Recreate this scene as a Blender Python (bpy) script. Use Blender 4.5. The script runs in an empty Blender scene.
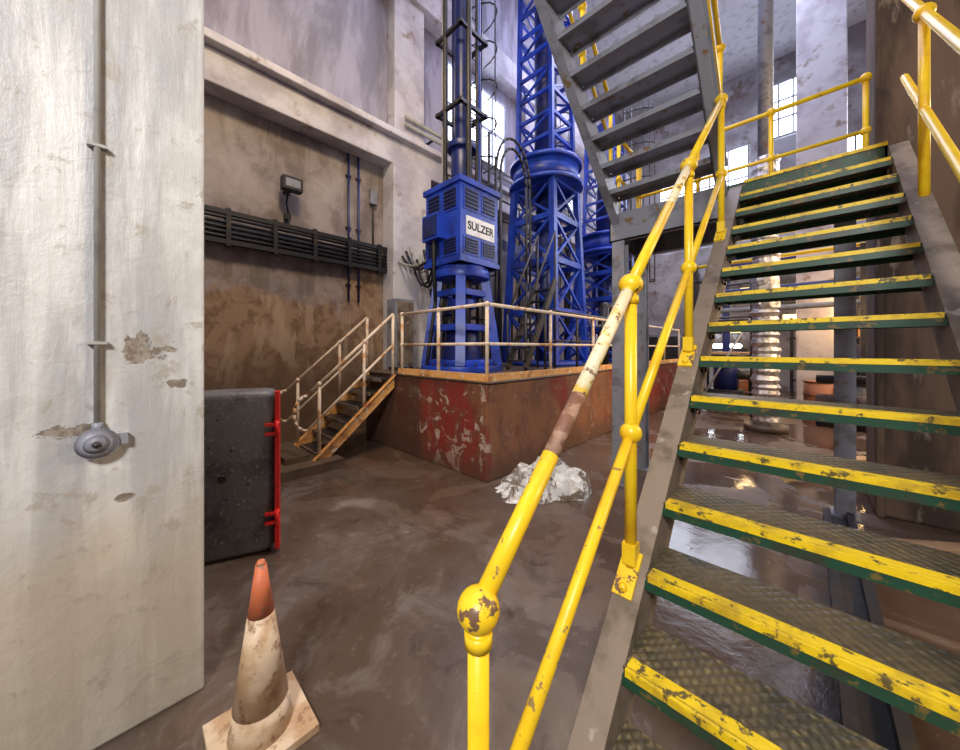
import bpy, bmesh, math, random
import math as M
from mathutils import Vector, Matrix, noise
random.seed(7)
scene=bpy.context.scene
scene.view_settings.view_transform='Standard'

# ---------------- materials ----------------
def new_mat(name):
    m=bpy.data.materials.new(name); m.use_nodes=True
    nt=m.node_tree; nt.nodes.clear()
    out=nt.nodes.new('ShaderNodeOutputMaterial'); b=nt.nodes.new('ShaderNodeBsdfPrincipled')
    nt.links.new(b.outputs[0],out.inputs[0])
    return m,nt,b
def pos(nt,sc=None):
    p=nt.nodes.new('ShaderNodeNewGeometry').outputs['Position']
    if sc:
        mp=nt.nodes.new('ShaderNodeMapping'); mp.inputs['Scale'].default_value=sc; nt.links.new(p,mp.inputs[0]); p=mp.outputs[0]
    return p
def noise_n(nt,vec,scale,detail=6,rough=.6,dist=0):
    n=nt.nodes.new('ShaderNodeTexNoise'); n.inputs['Scale'].default_value=scale
    n.inputs['Detail'].default_value=detail; n.inputs['Roughness'].default_value=rough
    n.inputs['Distortion'].default_value=dist
    nt.links.new(vec,n.inputs['Vector']); return n.outputs['Fac']
def ramp(nt,fac,a,b,ta=0,tb=1):
    r=nt.nodes.new('ShaderNodeMapRange'); r.inputs['From Min'].default_value=a; r.inputs['From Max'].default_value=b
    r.inputs['To Min'].default_value=ta; r.inputs['To Max'].default_value=tb
    r.interpolation_type='SMOOTHSTEP'
    nt.links.new(fac,r.inputs['Value']); return r.outputs['Result']
def mix(nt,fac,c1,c2):
    m=nt.nodes.new('ShaderNodeMix'); m.data_type='RGBA'
    nt.links.new(fac,m.inputs[0])
    for i,c in ((6,c1),(7,c2)):
        if isinstance(c,(tuple,list)): m.inputs[i].default_value=(*c,1)
        else: nt.links.new(c,m.inputs[i])
    return m.outputs[2]
def math_n(nt,op,a,b=None):
    m=nt.nodes.new('ShaderNodeMath'); m.operation=op
    for i,v in enumerate((a,b)):
        if v is None: continue
        if isinstance(v,(int,float)): m.inputs[i].default_value=v
        else: nt.links.new(v,m.inputs[i])
    return m.outputs[0]
def bump(nt,b,h,strength=.3,dist=.01):
    n=nt.nodes.new('ShaderNodeBump'); n.inputs['Strength'].default_value=strength; n.inputs['Distance'].default_value=dist
    nt.links.new(h,n.inputs['Height']); nt.links.new(n.outputs[0],b.inputs['Normal'])
def simple(name,c,rough=.6,metal=0,c2=None,scale=4,lo=.5,hi=.65,c3=None,scale3=14,lo3=.6,hi3=.66,bs=.15,bd=.004,bscale=40,sc=None):
    m,nt,b=new_mat(name); p=pos(nt,sc)
    b.inputs['Roughness'].default_value=rough; b.inputs['Metallic'].default_value=metal
    col=c
    if c2 is None: c2=tuple(x*.7 for x in c)
    col=mix(nt,ramp(nt,noise_n(nt,p,scale),lo,hi),c,c2)
    if c3: col=mix(nt,ramp(nt,noise_n(nt,p,scale3,8,.65),lo3,hi3),col,c3)
    nt.links.new(col,b.inputs['Base Color'])
    if bs: bump(nt,b,noise_n(nt,p,bscale,4),bs,bd)
    return m
def emis(name,c,s):
    m,nt,b=new_mat(name); b.inputs['Base Color'].default_value=(*c,1)
    b.inputs['Emission Color'].default_value=(*c,1); b.inputs['Emission Strength'].default_value=s
    return m

YEL=simple('yellow_paint',(.88,.60,.015),.35,0,(.78,.44,.01),6,.45,.7,(.22,.10,.04),16,.66,.69)
YELCH=simple('yellow_paint_chipped',(.88,.58,.015),.4,0,(.75,.42,.01),6,.45,.7,(.16,.09,.05),20,.58,.61)
YELM=simple('yellow_paint_scuffed',(.88,.58,.015),.38,0,(.76,.44,.01),6,.45,.7,(.30,.20,.07),22,.60,.64)
RAILW=simple('worn_white_paint',(.82,.72,.48),.5,0,(.80,.54,.08),10,.52,.6,(.25,.14,.08),20,.57,.62)
RAILB=simple('worn_rust',(.20,.09,.055),.6,0,(.36,.22,.15),20,.5,.6)
TYEL=simple('tread_yellow',(.85,.60,.01),.45,0,(.55,.36,.02),8,.45,.65,(.12,.09,.03),24,.55,.62,bs=.6,bd=.005,bscale=60)
GREEN=simple('dark_green_paint',(.010,.06,.035),.45,0,(.03,.035,.025),5,.5,.65,(.14,.10,.03),18,.57,.63)
STRING=simple('stringer_grey',(.22,.17,.13),.55,0,(.11,.08,.055),5,.45,.65,(.34,.30,.25),9,.6,.68)
STEEL=simple('grey_steel',(.25,.26,.31),.5,.1,(.15,.15,.17),4,.5,.65,(.20,.12,.06),9,.58,.66)
DARK=simple('dark_steel',(.025,.025,.03),.45,.3,(.06,.045,.03),6)
BLACK=simple('black_rubber',(.012,.012,.014),.5)
BLUE=simple('blue_paint',(.015,.058,.48),.38,0,(.012,.03,.24),2.2,.44,.65,(.06,.06,.10),9,.62,.70,bs=.05)
DBLUE=simple('dark_blue_paint',(.01,.02,.13),.4,0,(.008,.012,.05),3)
LOUV=simple('louver_dark_blue',(.006,.010,.06),.5)
RED=simple('red_paint',(.80,.02,.02),.4,0,(.55,.015,.012),8)
ORANGE=simple('orange_plastic',(.58,.15,.06),.55,0,(.38,.12,.06),8,.45,.65,(.3,.16,.1),18,.56,.66)
DIRTW=simple('dirty_white',(.62,.48,.34),.55,0,(.46,.30,.17),7,.42,.62,(.28,.16,.09),16,.54,.64)
GRAILM=simple('rail_cream',(.72,.58,.44),.5,0,(.52,.26,.10),7,.52,.64,(.78,.70,.60),9,.58,.65)
ORUST=simple('orange_rust',(.80,.40,.12),.55,0,(.50,.20,.07),7,.5,.65,(.78,.66,.50),12,.54,.64)
WHITEC=simple('white_column',(.56,.54,.58),.8,0,(.40,.37,.41),1.3,.42,.62,(.30,.23,.19),3,.56,.70,bs=.2,bd=.01,bscale=8)
BROWNC=simple('brown_weathered_wall',(.15,.095,.065),.85,0,(.055,.034,.024),3,.40,.60,(.26,.20,.15),6,.57,.68,bs=.6,bd=.03,bscale=12,sc=(1,1,.22))
WOOD=simple('wood_plank',(.42,.27,.15),.7,0,(.28,.16,.08),3)
FOIL=simple('foil_wrap',(.62,.60,.60),.32,.7,(.40,.37,.34),9,.45,.6,bs=1,bd=.04,bscale=9)
LAMPW=emis('lamp_white',(.85,.92,1),30)
LAMPY=emis('lamp_sodium',(1,.62,.18),9)
GLASSD=emis('frosted_daylight_glass',(.80,.86,1.0),6)  # emissive panes stand in for daylight outside
CONDM=simple('conduit_grey',(.34,.34,.33),.5)
LABEL=simple('label_white',(.75,.75,.75),.4,bs=0)
RUSTY=simple('rusty_drum',(.28,.10,.04),.6,0,(.14,.06,.03),4)

def mat_floor():
    m,nt,b=new_mat('wet_muddy_concrete_floor'); p=pos(nt)
    n1=noise_n(nt,p,.45,8,.6,.4); n2=noise_n(nt,p,2.6,8,.65,.6); n3=noise_n(nt,p,14,6); n4=noise_n(nt,p,.8,8,.62,1.2)
    c=mix(nt,ramp(nt,n1,.42,.62),(.150,.124,.110),(.100,.066,.046))
    c=mix(nt,math_n(nt,'MULTIPLY',ramp(nt,n2,.5,.68),.6),c,(.235,.205,.185))
    c=mix(nt,math_n(nt,'MULTIPLY',ramp(nt,n2,.46,.30),.85),c,(.05,.032,.023))
    c=mix(nt,math_n(nt,'MULTIPLY',ramp(nt,n3,.55,.75),.35),c,(.28,.24,.20))
    s=nt.nodes.new('ShaderNodeSeparateXYZ'); nt.links.new(p,s.inputs[0])
    q=math_n(nt,'ADD',s.outputs[1],math_n(nt,'MULTIPLY',n2,1.6))
    c=mix(nt,math_n(nt,'MULTIPLY',ramp(nt,q,2.5,3.2),.6),c,(.105,.052,.025))  # mud brown near the plinth, also carrying a curb's shadow in its colour
    wet=ramp(nt,n4,.42,.52)
    a=math_n(nt,'POWER',math_n(nt,'DIVIDE',math_n(nt,'SUBTRACT',s.outputs[0],-.62),.55),2)
    d=math_n(nt,'POWER',math_n(nt,'DIVIDE',math_n(nt,'SUBTRACT',s.outputs[1],3.3),.75),2)
    e=math_n(nt,'ADD',math_n(nt,'ADD',a,d),math_n(nt,'MULTIPLY',math_n(nt,'SUBTRACT',n2,.5),6))
    pud=ramp(nt,e,1.0,.7)
    wet=math_n(nt,'MAXIMUM',math_n(nt,'MULTIPLY',wet,.85),pud)
    c=mix(nt,math_n(nt,'MULTIPLY',wet,.40),c,(.035,.027,.024))
    nt.links.new(c,b.inputs['Base Color'])
    nt.links.new(ramp(nt,wet,0,1,.5,.05),b.inputs['Roughness'])
    h=math_n(nt,'ADD',math_n(nt,'MULTIPLY',n2,1.0),math_n(nt,'MULTIPLY',n3,.3))
    bn=nt.nodes.new('ShaderNodeBump'); bn.inputs['Distance'].default_value=.03
    nt.links.new(ramp(nt,wet,0,1,.5,.09),bn.inputs['Strength']); nt.links.new(h,bn.inputs['Height']); nt.links.new(bn.outputs[0],b.inputs['Normal'])
    return m
def mat_nearwall():
    m,nt,b=new_mat('peeling_white_paint_wall'); p=pos(nt); ps=pos(nt,(1,1,.12))
    n1=noise_n(nt,p,2.5,7,.6,.3); n2=noise_n(nt,p,9,8,.65,.4); n3=noise_n(nt,p,30,5); n4=noise_n(nt,ps,7,6,.6,.2)
    s=nt.nodes.new('ShaderNodeSeparateXYZ'); nt.links.new(p,s.inputs[0]); z=s.outputs[2]; y=s.outputs[1]
    c=mix(nt,ramp(nt,n4,.38,.60),(.60,.60,.60),(.38,.38,.39))
    c=mix(nt,math_n(nt,'MULTIPLY',ramp(nt,n1,.48,.62),.5),c,(.42,.41,.40))
    zz=math_n(nt,'ADD',z,math_n(nt,'MULTIPLY',n1,.9))
    c=mix(nt,math_n(nt,'MULTIPLY',ramp(nt,zz,1.65,1.05),.65),c,(.42,.34,.22))
    c=mix(nt,math_n(nt,'MULTIPLY',ramp(nt,n2,.57,.65),.6),c,(.32,.28,.23))
    blot=None
    for (yy,zc,ry,rz) in ((.07,1.61,.085,.085),(.15,1.44,.07,.025),(.0,.98,.03,.015),(-.15,1.27,.10,.04)):
        a=math_n(nt,'POWER',math_n(nt,'DIVIDE',math_n(nt,'SUBTRACT',y,yy),ry),2)
        d=math_n(nt,'POWER',math_n(nt,'DIVIDE',math_n(nt,'SUBTRACT',z,zc),rz),2)
        e=math_n(nt,'ADD',a,d)
        blot=e if blot is None else math_n(nt,'MINIMUM',blot,e)
    e=math_n(nt,'ADD',blot,math_n(nt,'MULTIPLY',math_n(nt,'SUBTRACT',n2,.5),8))
    mk=ramp(nt,e,.75,.45)
    c=mix(nt,mk,c,mix(nt,ramp(nt,n3,.4,.6),(.17,.135,.105),(.29,.25,.21)))
    nt.links.new(c,b.inputs['Base Color']); b.inputs['Roughness'].default_value=.45
    h=math_n(nt,'SUBTRACT',math_n(nt,'ADD',math_n(nt,'MULTIPLY',n2,.7),math_n(nt,'MULTIPLY',n1,1.0)),math_n(nt,'MULTIPLY',mk,.7))
    h=math_n(nt,'ADD',h,math_n(nt,'MULTIPLY',n4,1.2))
    bump(nt,b,h,.5,.02); return m
def mat_leftwall():
    m,nt,b=new_mat('stained_plaster_wall'); p=pos(nt); ps=pos(nt,(1,1,.25))
    n1=noise_n(nt,p,.9,8,.6,.6); n2=noise_n(nt,p,3.5,8,.65,.5); n4=noise_n(nt,ps,2.2,8,.65,.5); n5=noise_n(nt,p,.6,6,.6,.5)
    s=nt.nodes.new('ShaderNodeSeparateXYZ'); nt.links.new(p,s.inputs[0]); z=s.outputs[2]; y=s.outputs[1]
    c=mix(nt,ramp(nt,n2,.4,.65),(.33,.285,.28),(.22,.18,.17))
    c=mix(nt,math_n(nt,'MULTIPLY',ramp(nt,n4,.44,.62),.7),c,(.16,.125,.115))
    c=mix(nt,math_n(nt,'MULTIPLY',ramp(nt,n5,.5,.62),.5),c,(.42,.37,.34))
    zz=math_n(nt,'ADD',z,math_n(nt,'MULTIPLY',math_n(nt,'SUBTRACT',n1,.5),4.5))
    low=mix(nt,ramp(nt,n2,.42,.6),(.33,.215,.135),(.19,.11,.065))
    low=mix(nt,math_n(nt,'MULTIPLY',ramp(nt,n4,.52,.60),.7),low,(.46,.34,.24))
    c=mix(nt,ramp(nt,zz,3.0,2.3),c,low)
    c=mix(nt,math_n(nt,'MULTIPLY',ramp(nt,z,1.8,.9),.75),c,(.12,.07,.04))
    up=ramp(nt,z,5.2,5.5)
    c=mix(nt,up,c,mix(nt,ramp(nt,n4,.4,.62),(.37,.355,.44),(.23,.215,.27)))
    fr=ramp(nt,y,4.3,5.2)
    c=mix(nt,math_n(nt,'MULTIPLY',fr,.75),c,mix(nt,ramp(nt,n4,.4,.62),(.36,.34,.42),(.20,.185,.23)))
    nt.links.new(c,b.inputs['Base Color']); b.inputs['Roughness'].default_value=.8
    bump(nt,b,n2,.4,.03); return m
def mat_plinth():
    m,nt,b=new_mat('faded_red_plinth_paint'); p=pos(nt); ps=pos(nt,(1,1,.4))
    n1=noise_n(nt,p,.9,7,.6,.3); n2=noise_n(nt,p,5,8,.7,.3); n3=noise_n(nt,p,2.6,8,.62,.8); n5=noise_n(nt,p,5,8,.7,.8); n6=noise_n(nt,ps,4,8,.65,.3)
    s=nt.nodes.new('ShaderNodeSeparateXYZ'); nt.links.new(p,s.inputs[0]); z=s.outputs[2]; y=s.outputs[1]; x=s.outputs[0]
    worn=math_n(nt,'MULTIPLY',ramp(nt,y,2.96,3.05),ramp(nt,y,7.0,6.0))
    nn=math_n(nt,'ADD',n1,math_n(nt,'MULTIPLY',worn,.16))
    c=mix(nt,ramp(nt,nn,.52,.60),(.25,.033,.026),(.28,.12,.055))
    c=mix(nt,math_n(nt,'MULTIPLY',ramp(nt,n2,.46,.60),.7),c,(.18,.075,.045))
    c=mix(nt,math_n(nt,'MULTIPLY',ramp(nt,n6,.48,.62),.55),c,(.12,.055,.035))
    c=mix(nt,math_n(nt,'MULTIPLY',ramp(nt,n5,.575,.60),math_n(nt,'SUBTRACT',1.0,math_n(nt,'MULTIPLY',worn,.8))),c,(.48,.35,.28))
    c=mix(nt,math_n(nt,'MULTIPLY',ramp(nt,n3,.63,.66),.7),c,(.48,.36,.29))
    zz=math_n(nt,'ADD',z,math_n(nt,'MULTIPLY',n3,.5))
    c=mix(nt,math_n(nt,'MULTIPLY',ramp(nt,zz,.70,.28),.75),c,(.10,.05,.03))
    c=mix(nt,math_n(nt,'MULTIPLY',ramp(nt,x,-3.95,-4.15),.8),c,(.07,.04,.028))  # darkness beside the access stair painted into the plinth's left end
    nt.links.new(c,b.inputs['Base Color']); b.inputs['Roughness'].default_value=.45
    bump(nt,b,n3,.3,.02); return m
def mat_chequer():
    m,nt,b=new_mat('chequer_plate'); p=pos(nt)
    n2=noise_n(nt,p,5,8,.65); n3=noise_n(nt,p,40,4)
    c=mix(nt,ramp(nt,n2,.42,.6),(.18,.135,.07),(.07,.065,.045))
    c=mix(nt,math_n(nt,'MULTIPLY',ramp(nt,n3,.50,.66),.6),c,(.38,.28,.12))
    mp=nt.nodes.new('ShaderNodeMapping'); mp.inputs['Rotation'].default_value=(0,0,.78); nt.links.new(p,mp.inputs[0])
    ck=nt.nodes.new('ShaderNodeTexVoronoi'); ck.inputs['Scale'].default_value=34; ck.inputs['Randomness'].default_value=0
    nt.links.new(mp.outputs[0],ck.inputs['Vector'])
    c=mix(nt,ramp(nt,ck.outputs['Distance'],.25,.5,0,.55),c,(.04,.035,.025))
    nt.links.new(c,b.inputs['Base Color']); b.inputs['Roughness'].default_value=.42
    bump(nt,b,math_n(nt,'MULTIPLY',ck.outputs['Distance'],-1),.9,.012); return m
def mat_wrap():
    m,nt,b=new_mat('crumpled_white_sheet'); p=pos(nt)
    n2=noise_n(nt,p,4,8,.7,.8)
    c=mix(nt,ramp(nt,n2,.50,.54),(.72,.72,.72),(.20,.16,.13))
    c=mix(nt,math_n(nt,'MULTIPLY',ramp(nt,noise_n(nt,p,11,6),.52,.6),.5),c,(.36,.29,.23))
    nt.links.new(c,b.inputs['Base Color']); b.inputs['Roughness'].default_value=.25
    bump(nt,b,noise_n(nt,p,9,5),.5,.04); return m
FLOOR=mat_floor(); NEARW=mat_nearwall(); LEFTW=mat_leftwall(); PLINTH=mat_plinth(); CHEQ=mat_chequer(); WRAP=mat_wrap()
BACKW=simple('back_wall_paint',(.36,.35,.38),.85,0,(.22,.20,.21),.8,.42,.60,(.17,.12,.10),2.2,.54,.68,bs=.2,bd=.02,bscale=3)
CEIL=simple('ceiling_paint',(.45,.45,.5),.9)
GREYP=simple('charcoal_plastic',(.15,.15,.16),.4,0,(.09,.09,.095),5,.45,.65,(.30,.28,.26),30,.57,.65,bs=.6,bd=.008,bscale=30)
SLAB=simple('muddy_slab',(.11,.075,.05),.45,0,(.055,.037,.026),4)

# ---------------- mesh builder ----------------
class MB:
    def __init__(s,name): s.n=name; s.v=[]; s.f=[]; s.mi=[]; s.sm=[]; s.mats=[]
    def m(s,mat):
        if mat not in s.mats: s.mats.append(mat)
        return s.mats.index(mat)
    def add(s,vs,fs,mat,smooth=False):
        o=len(s.v); s.v+= [Vector(v) for v in vs]; k=s.m(mat)
        for i,f in enumerate(fs):
            s.f.append([a+o for a in f]); s.mi.append(k)
            s.sm.append(smooth if isinstance(smooth,bool) else smooth[i])
    def box(s,a,b,mat):
        x0,y0,z0=a; x1,y1,z1=b
        x0,x1=min(x0,x1),max(x0,x1); y0,y1=min(y0,y1),max(y0,y1); z0,z1=min(z0,z1),max(z0,z1)
        s.add([(x0,y0,z0),(x1,y0,z0),(x1,y1,z0),(x0,y1,z0),(x0,y0,z1),(x1,y0,z1),(x1,y1,z1),(x0,y1,z1)],
              [(0,3,2,1),(4,5,6,7),(0,1,5,4),(1,2,6,5),(2,3,7,6),(3,0,4,7)],mat)
    def beam(s,p0,p1,w,h,mat,up=(0,0,1)):
        p0=Vector(p0);p1=Vector(p1);d=(p1-p0).normalized();u=Vector(up)
        if abs(d.dot(u))>.98: u=Vector((0,1,0))
        a=d.cross(u).normalized()*w/2; b=a.cross(d).normalized()*h/2
        vs=[p0-a-b,p0+a-b,p0+a+b,p0-a+b,p1-a-b,p1+a-b,p1+a+b,p1-a+b]
        s.add(vs,[(0,3,2,1),(4,5,6,7),(0,1,5,4),(1,2,6,5),(2,3,7,6),(3,0,4,7)],mat)
    def cyl(s,p0,p1,r0,mat,r1=None,seg=16,smooth=True):
        if r1 is None: r1=r0
        p0=Vector(p0);p1=Vector(p1);d=(p1-p0).normalized()
        u=Vector((0,0,1)) if abs(d.z)<.9 else Vector((1,0,0))
        a=d.cross(u).normalized(); b=d.cross(a).normalized()
        vs=[]
        for (pp,rr) in ((p0,r0),(p1,r1)):
            for i in range(seg):
                t=2*math.pi*i/seg; vs.append(pp+(a*math.cos(t)+b*math.sin(t))*rr)
        fs=[(i,(i+1)%seg,seg+(i+1)%seg,seg+i) for i in range(seg)]
        sm=[smooth]*seg
        fs+= [tuple(range(seg))[::-1],tuple(range(seg,2*seg))]; sm+=[False,False]
        s.add(vs,fs,mat,sm)
    def tube(s,pts,r,mat,seg=10):
        for i in range(len(pts)-1):
            s.cyl(pts[i],pts[i+1],r,mat,seg=seg)
            if i: s.sph(pts[i],r*1.01,mat,seg=seg,rings=6)
    def sph(s,c,r,mat,seg=20,rings=12,sc=(1,1,1)):
        c=Vector(c); vs=[c+Vector((0,0,r*sc[2]))]
        for j in range(1,rings):
            ph=math.pi*j/rings
            for i in range(seg):
                t=2*math.pi*i/seg
                vs.append(c+Vector((r*sc[0]*math.sin(ph)*math.cos(t),r*sc[1]*math.sin(ph)*math.sin(t),r*sc[2]*math.cos(ph))))
        vs.append(c-Vector((0,0,r*sc[2]))); fs=[]
        for i in range(seg): fs.append((0,1+i,1+(i+1)%seg))
        for j in range(rings-2):
            for i in range(seg):
                a=1+j*seg+i; b=1+j*seg+(i+1)%seg; fs.append((a,a+seg,b+seg,b))
        l=len(vs)-1; o=1+(rings-2)*seg
        for i in range(seg): fs.append((o+(i+1)%seg,o+i,l))
        s.add(vs,fs,mat,True)
    def prism_yz(s,poly,x0,x1,mat):
        n=len(poly); vs=[(x0,y,z) for y,z in poly]+[(x1,y,z) for y,z in poly]
        fs=[tuple(range(n)),tuple(range(n,2*n))[::-1]]+[(i,i+n,(i+1)%n+n,(i+1)%n) for i in range(n)]
        s.add(vs,fs,mat)
    def done(s,bevel=0,name=None):
        me=bpy.data.meshes.new(s.n)
        lo=Vector([min(v[i] for v in s.v) for i in range(3)]); hi=Vector([max(v[i] for v in s.v) for i in range(3)])
        o=Vector(((lo.x+hi.x)/2,(lo.y+hi.y)/2,lo.z))
        me.from_pydata([v-o for v in s.v],[],s.f)
        for m in s.mats: me.materials.append(m)
        for p,k,sm in zip(me.polygons,s.mi,s.sm): p.material_index=k; p.use_smooth=sm
        bm=bmesh.new(); bm.from_mesh(me); bmesh.ops.recalc_face_normals(bm,faces=bm.faces); bm.to_mesh(me); bm.free()
        ob=bpy.data.objects.new(name or s.n,me); ob.location=o; scene.collection.objects.link(ob)
        if bevel:
            md=ob.modifiers.new('bevel','BEVEL'); md.width=bevel; md.segments=2; md.limit_method='ANGLE'; md.angle_limit=.7
        return ob

H=1.6; XL=-6.4; YB=17.0; XR=5.0; YR=-4.0; ZC=12.5
def P3(u,v,Y):
    t=(u-480)/340; dx=-.695+t*.719; dy=.719+t*.695; d=Y/dy
    return (dx*d,Y,H-(v-348)/340*d)
# ---------------- room ----------------
b=MB('floor'); b.box((XL-.3,YR-.3,-.2),(XR+.3,YB+.3,0),FLOOR); b.done()
b=MB('ceiling'); b.box((XL-.3,YR-.3,ZC),(XR+.3,YB+.3,ZC+.2),CEIL); b.done()
b=MB('wall_left'); b.box((XL-.3,YR,0),(XL,YB,ZC),LEFTW); b.done()
b=MB('wall_back'); b.box((XL-.3,YB,0),(XR+.3,YB+.3,ZC),BACKW); b.done()
b=MB('wall_right'); b.box((XR,YR,0),(XR+.3,YB,ZC),BACKW); b.done()
b=MB('wall_rear'); b.box((XL-.3,YR-.3,0),(XR+.3,YR,ZC),BACKW); b.done()
b=MB('wall_near'); b.box((-2.6,-3.99,0),(-2.04,.25,8),NEARW); b.done(.012)
b=MB('trim_1'); b.box((XL,YR,5.35),(XL+.35,YB,5.85),WHITEC); b.box((XL,YR,5.85),(XL+.5,YB,5.98),WHITEC); b.done(.02)
b=MB('trim_2'); b.box((XL,YR,9.0),(XL+.4,YB,9.7),WHITEC); b.done(.02)
for i,y in enumerate((3.7,8.2,12.6)):
    b=MB('concrete_pillar'); b.box((XL+.002,y,0),(XL+.42,y+.95,5.348),WHITEC); b.box((XL+.002,y+.1,5.982),(XL+.3,y+.85,8.998),WHITEC); b.done(.02)
def window(n,x0,x1,z0,z1,nx=4):
    b=MB('window_%d'%n); y=YB-.02
    b.box((x0,y-.02,z0),(x1,y,z1),GLASSD)
    fr=.05
    for x in [x0+(x1-x0)*k/nx for k in range(nx+1)]: b.box((x-fr/2,y-.07,z0),(x+fr/2,y-.021,z1),STEEL)
    for k in range(4):
        z=z0+(z1-z0)*k/3; b.box((x0,y-.08,z-fr/2),(x1,y-.022,z+fr/2),STEEL)
    b.done()
window(1,-4.9,-1.7,5.9,9.6,5); window(2,.6,2.2,6.4,8.8,3); window(3,-1.2,0.0,9.5,11.5,3); window(4,3.0,4.6,5.6,8.6)  # first window enlarged to give the puddle a bright reflection
for i,y in enumerate((5.4,9.9)):
    b=MB('window_%d'%(5+i)); b.box((XL+.001,y,6.6),(XL+.03,y+2.2,8.6),GLASSD)
    for k in range(5):
        yy=y+2.2*k/4; b.box((XL+.03,yy-.03,6.6),(XL+.08,yy+.03,8.6),STEEL)
    for k in range(3):
        z=6.6+k; b.box((XL+.03,y,z-.03),(XL+.085,y+2.2,z+.03),STEEL)
    b.done()
b=MB('concrete_pillar'); b.box((-.25,13.2,0),(.75,14.2,ZC-.01),WHITEC); b.done(.03)
b=MB('concrete_pillar'); b.box((.46,4.98,0),(1.9,5.7,ZC-.01),BROWNC)
b.box((.46,4.90,0),(.52,4.98,3.0),BROWNC); b.done(.03)

# ---------------- main stair ----------------
Y0,Z0,G,R=1.354,.75,.218,.2
YLand=Y0+G*12; ZL=Z0+R*12
def tread(b,yn,zn,x0,x1,sgn=1,plate=CHEQ,nose=TYEL,lip=GREEN):
    g=.245*sgn
    b.box((x0,yn,zn-.008),(x1,yn+g,zn),plate)
    b.box((x0+.01,yn+.006*sgn,zn),(x1-.01,yn+.050*sgn,zn+.004),nose)
    b.box((x0+.01,yn-.012*sgn,zn-.020),(x1-.01,yn,zn+.004),nose)
    b.box((x0,yn-.010*sgn,zn-.055),(x1,yn,zn-.020),lip)
    b.box((x0,yn+g-.008*sgn,zn-.05),(x1,yn+g,zn-.008),lip)
b=MB('metal_staircase')
for n in range(-3,12): tread(b,Y0+G*n,Z0+R*n,-.44,.43)
sl=R/G
def zline(y,off): return Z0+(y-Y0)*sl+off
def stringer(b,x0,x1,xf,mat):
    poly=[(Y0+(0-Z0+.03)/sl,0.0),(YLand,zline(YLand,-.03)),(YLand,zline(YLand,-.30)),(Y0+(.30-Z0)/sl,0.0)]
    b.prism_yz(poly,x0,x1,mat)
    for off in (-.03,-.29):
        ys=Y0+(-off-Z0)/sl
        b.prism_yz([(ys,0),(YLand,zline(YLand,off)),(YLand,zline(YLand,off-.016)),(ys+.016,0)],x1 if xf>x0 else x0,xf,mat)
stringer(b,-.455,-.442,-.54,STRING); stringer(b,.432,.445,.53,STRING)
for n in range(-2,12):
    y=Y0+G*n; z=Z0+R*n
    b.box((-.442,y+.05,z-.06),(-.40,y+.2,z-.045),GREEN)
    for dy in (.06,.16): b.cyl((-.442,y+dy,z-.08),(-.432,y+dy,z-.08),.012,DARK,seg=8)
XRl=-.505
def rz(y): return 1.045+(y-.518)*.916
P=[(.518,1.045),(1.38,1.85),(2.285,2.67),(3.32,3.60)]
mids=[.50,1.265,2.07,3.0]
def rp(y): 
    for (a,za),(c,zc) in zip(P,P[1:]):
        if y<=c: return (XRl,y,za+(zc-za)*(y-a)/(c-a))
for ya,yb_,mt in ((.518,.80,YELM),(.80,.955,RAILB),(.955,1.34,RAILW),(1.34,1.9,YEL),(1.9,2.285,RAILW),(2.285,3.32,YEL)):
    b.cyl(rp(ya),rp(yb_),.023,mt)
for i in range(3): b.cyl((XRl,P[i][0],mids[i]),(XRl,P[i+1][0],mids[i+1]),.020,YEL if i else YELM)
sd=Vector((0,1,sl)).normalized()
for i,(y,z) in enumerate(P):
    b.sph((XRl,y,z),.046,YELCH,sc=(1,1,.95)); b.sph((XRl,y,mids[i]),.042,YEL)
    zb=0 if i==0 else zline(y,-.05)
    b.cyl((XRl,y,zb),(XRl,y,z),.023,YEL)
    b.cyl((XRl,y,z-.075),(XRl,y,z-.045),.030,YEL)
    if i: 
        c0=Vector((XRl,y-.03,zline(y-.03,-.022))); b.beam(c0-sd*.085,c0+sd*.085,.072,.014,YELCH)
        b.beam(Vector((XRl,y,zline(y,-.02))),Vector((XRl,y,zline(y,.06))),.05,.05,YEL)
        for q in (-.06,.06): c1=c0+sd*q; b.sph(c1+Vector((0,-.004,.010)),.017,YELCH,seg=10,rings=6)
    else: b.cyl((XRl,y,0),(XRl,y,.015),.07,YELCH)
XRr=.50
b.cyl((XRr,.518,1.045),(XRr,3.9,4.15),.024,YEL); b.cyl((XRr,.518,.5),(XRr,3.9,3.56),.021,YEL)
for y in (.518,1.38,2.285,3.32):
    z=rz(y); b.cyl((XRr,y,max(0,zline(y,-.05)) if y>.6 else 0),(XRr,y,z),.024,YEL); b.sph((XRr,y,z),.047,YEL)
b.done()

b=MB('stair_landing')
xa,xb=-1.70,.43; ya,yb=YLand+.005,4.88
b.box((xa,ya+.01,ZL-.012),(xb,yb,ZL),CHEQ)
b.box((xa,ya,ZL-.30),(-.56,ya+.014,ZL+.02),STEEL); b.box((-.56,ya,ZL-.30),(xb,ya+.014,ZL-.005),GREEN)
b.box((xa,yb,ZL-.30),(xb,yb+.014,ZL+.02),STEEL)
b.box((xa,ya,ZL-.30),(xb,ya+.08,ZL-.286),STEEL); b.box((xa,yb-.08,ZL-.30),(xb,yb,ZL-.286),STEEL)
for x in (xa,xb-.014): b.box((x,ya,ZL-.30),(x+.014,yb,ZL+.0),STEEL)
for k in range(5): 
    x=xa+(xb-xa)*(k+.5)/5; b.box((x-.01,ya+.01,ZL-.16),(x+.01,yb,ZL-.012),STEEL)
b.box((-.43,ya,ZL-.005),(.43,ya+.05,ZL+.006),TYEL)
b.box((-.43,ya-.012,ZL-.022),(.43,ya,ZL+.006),TYEL)
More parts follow.
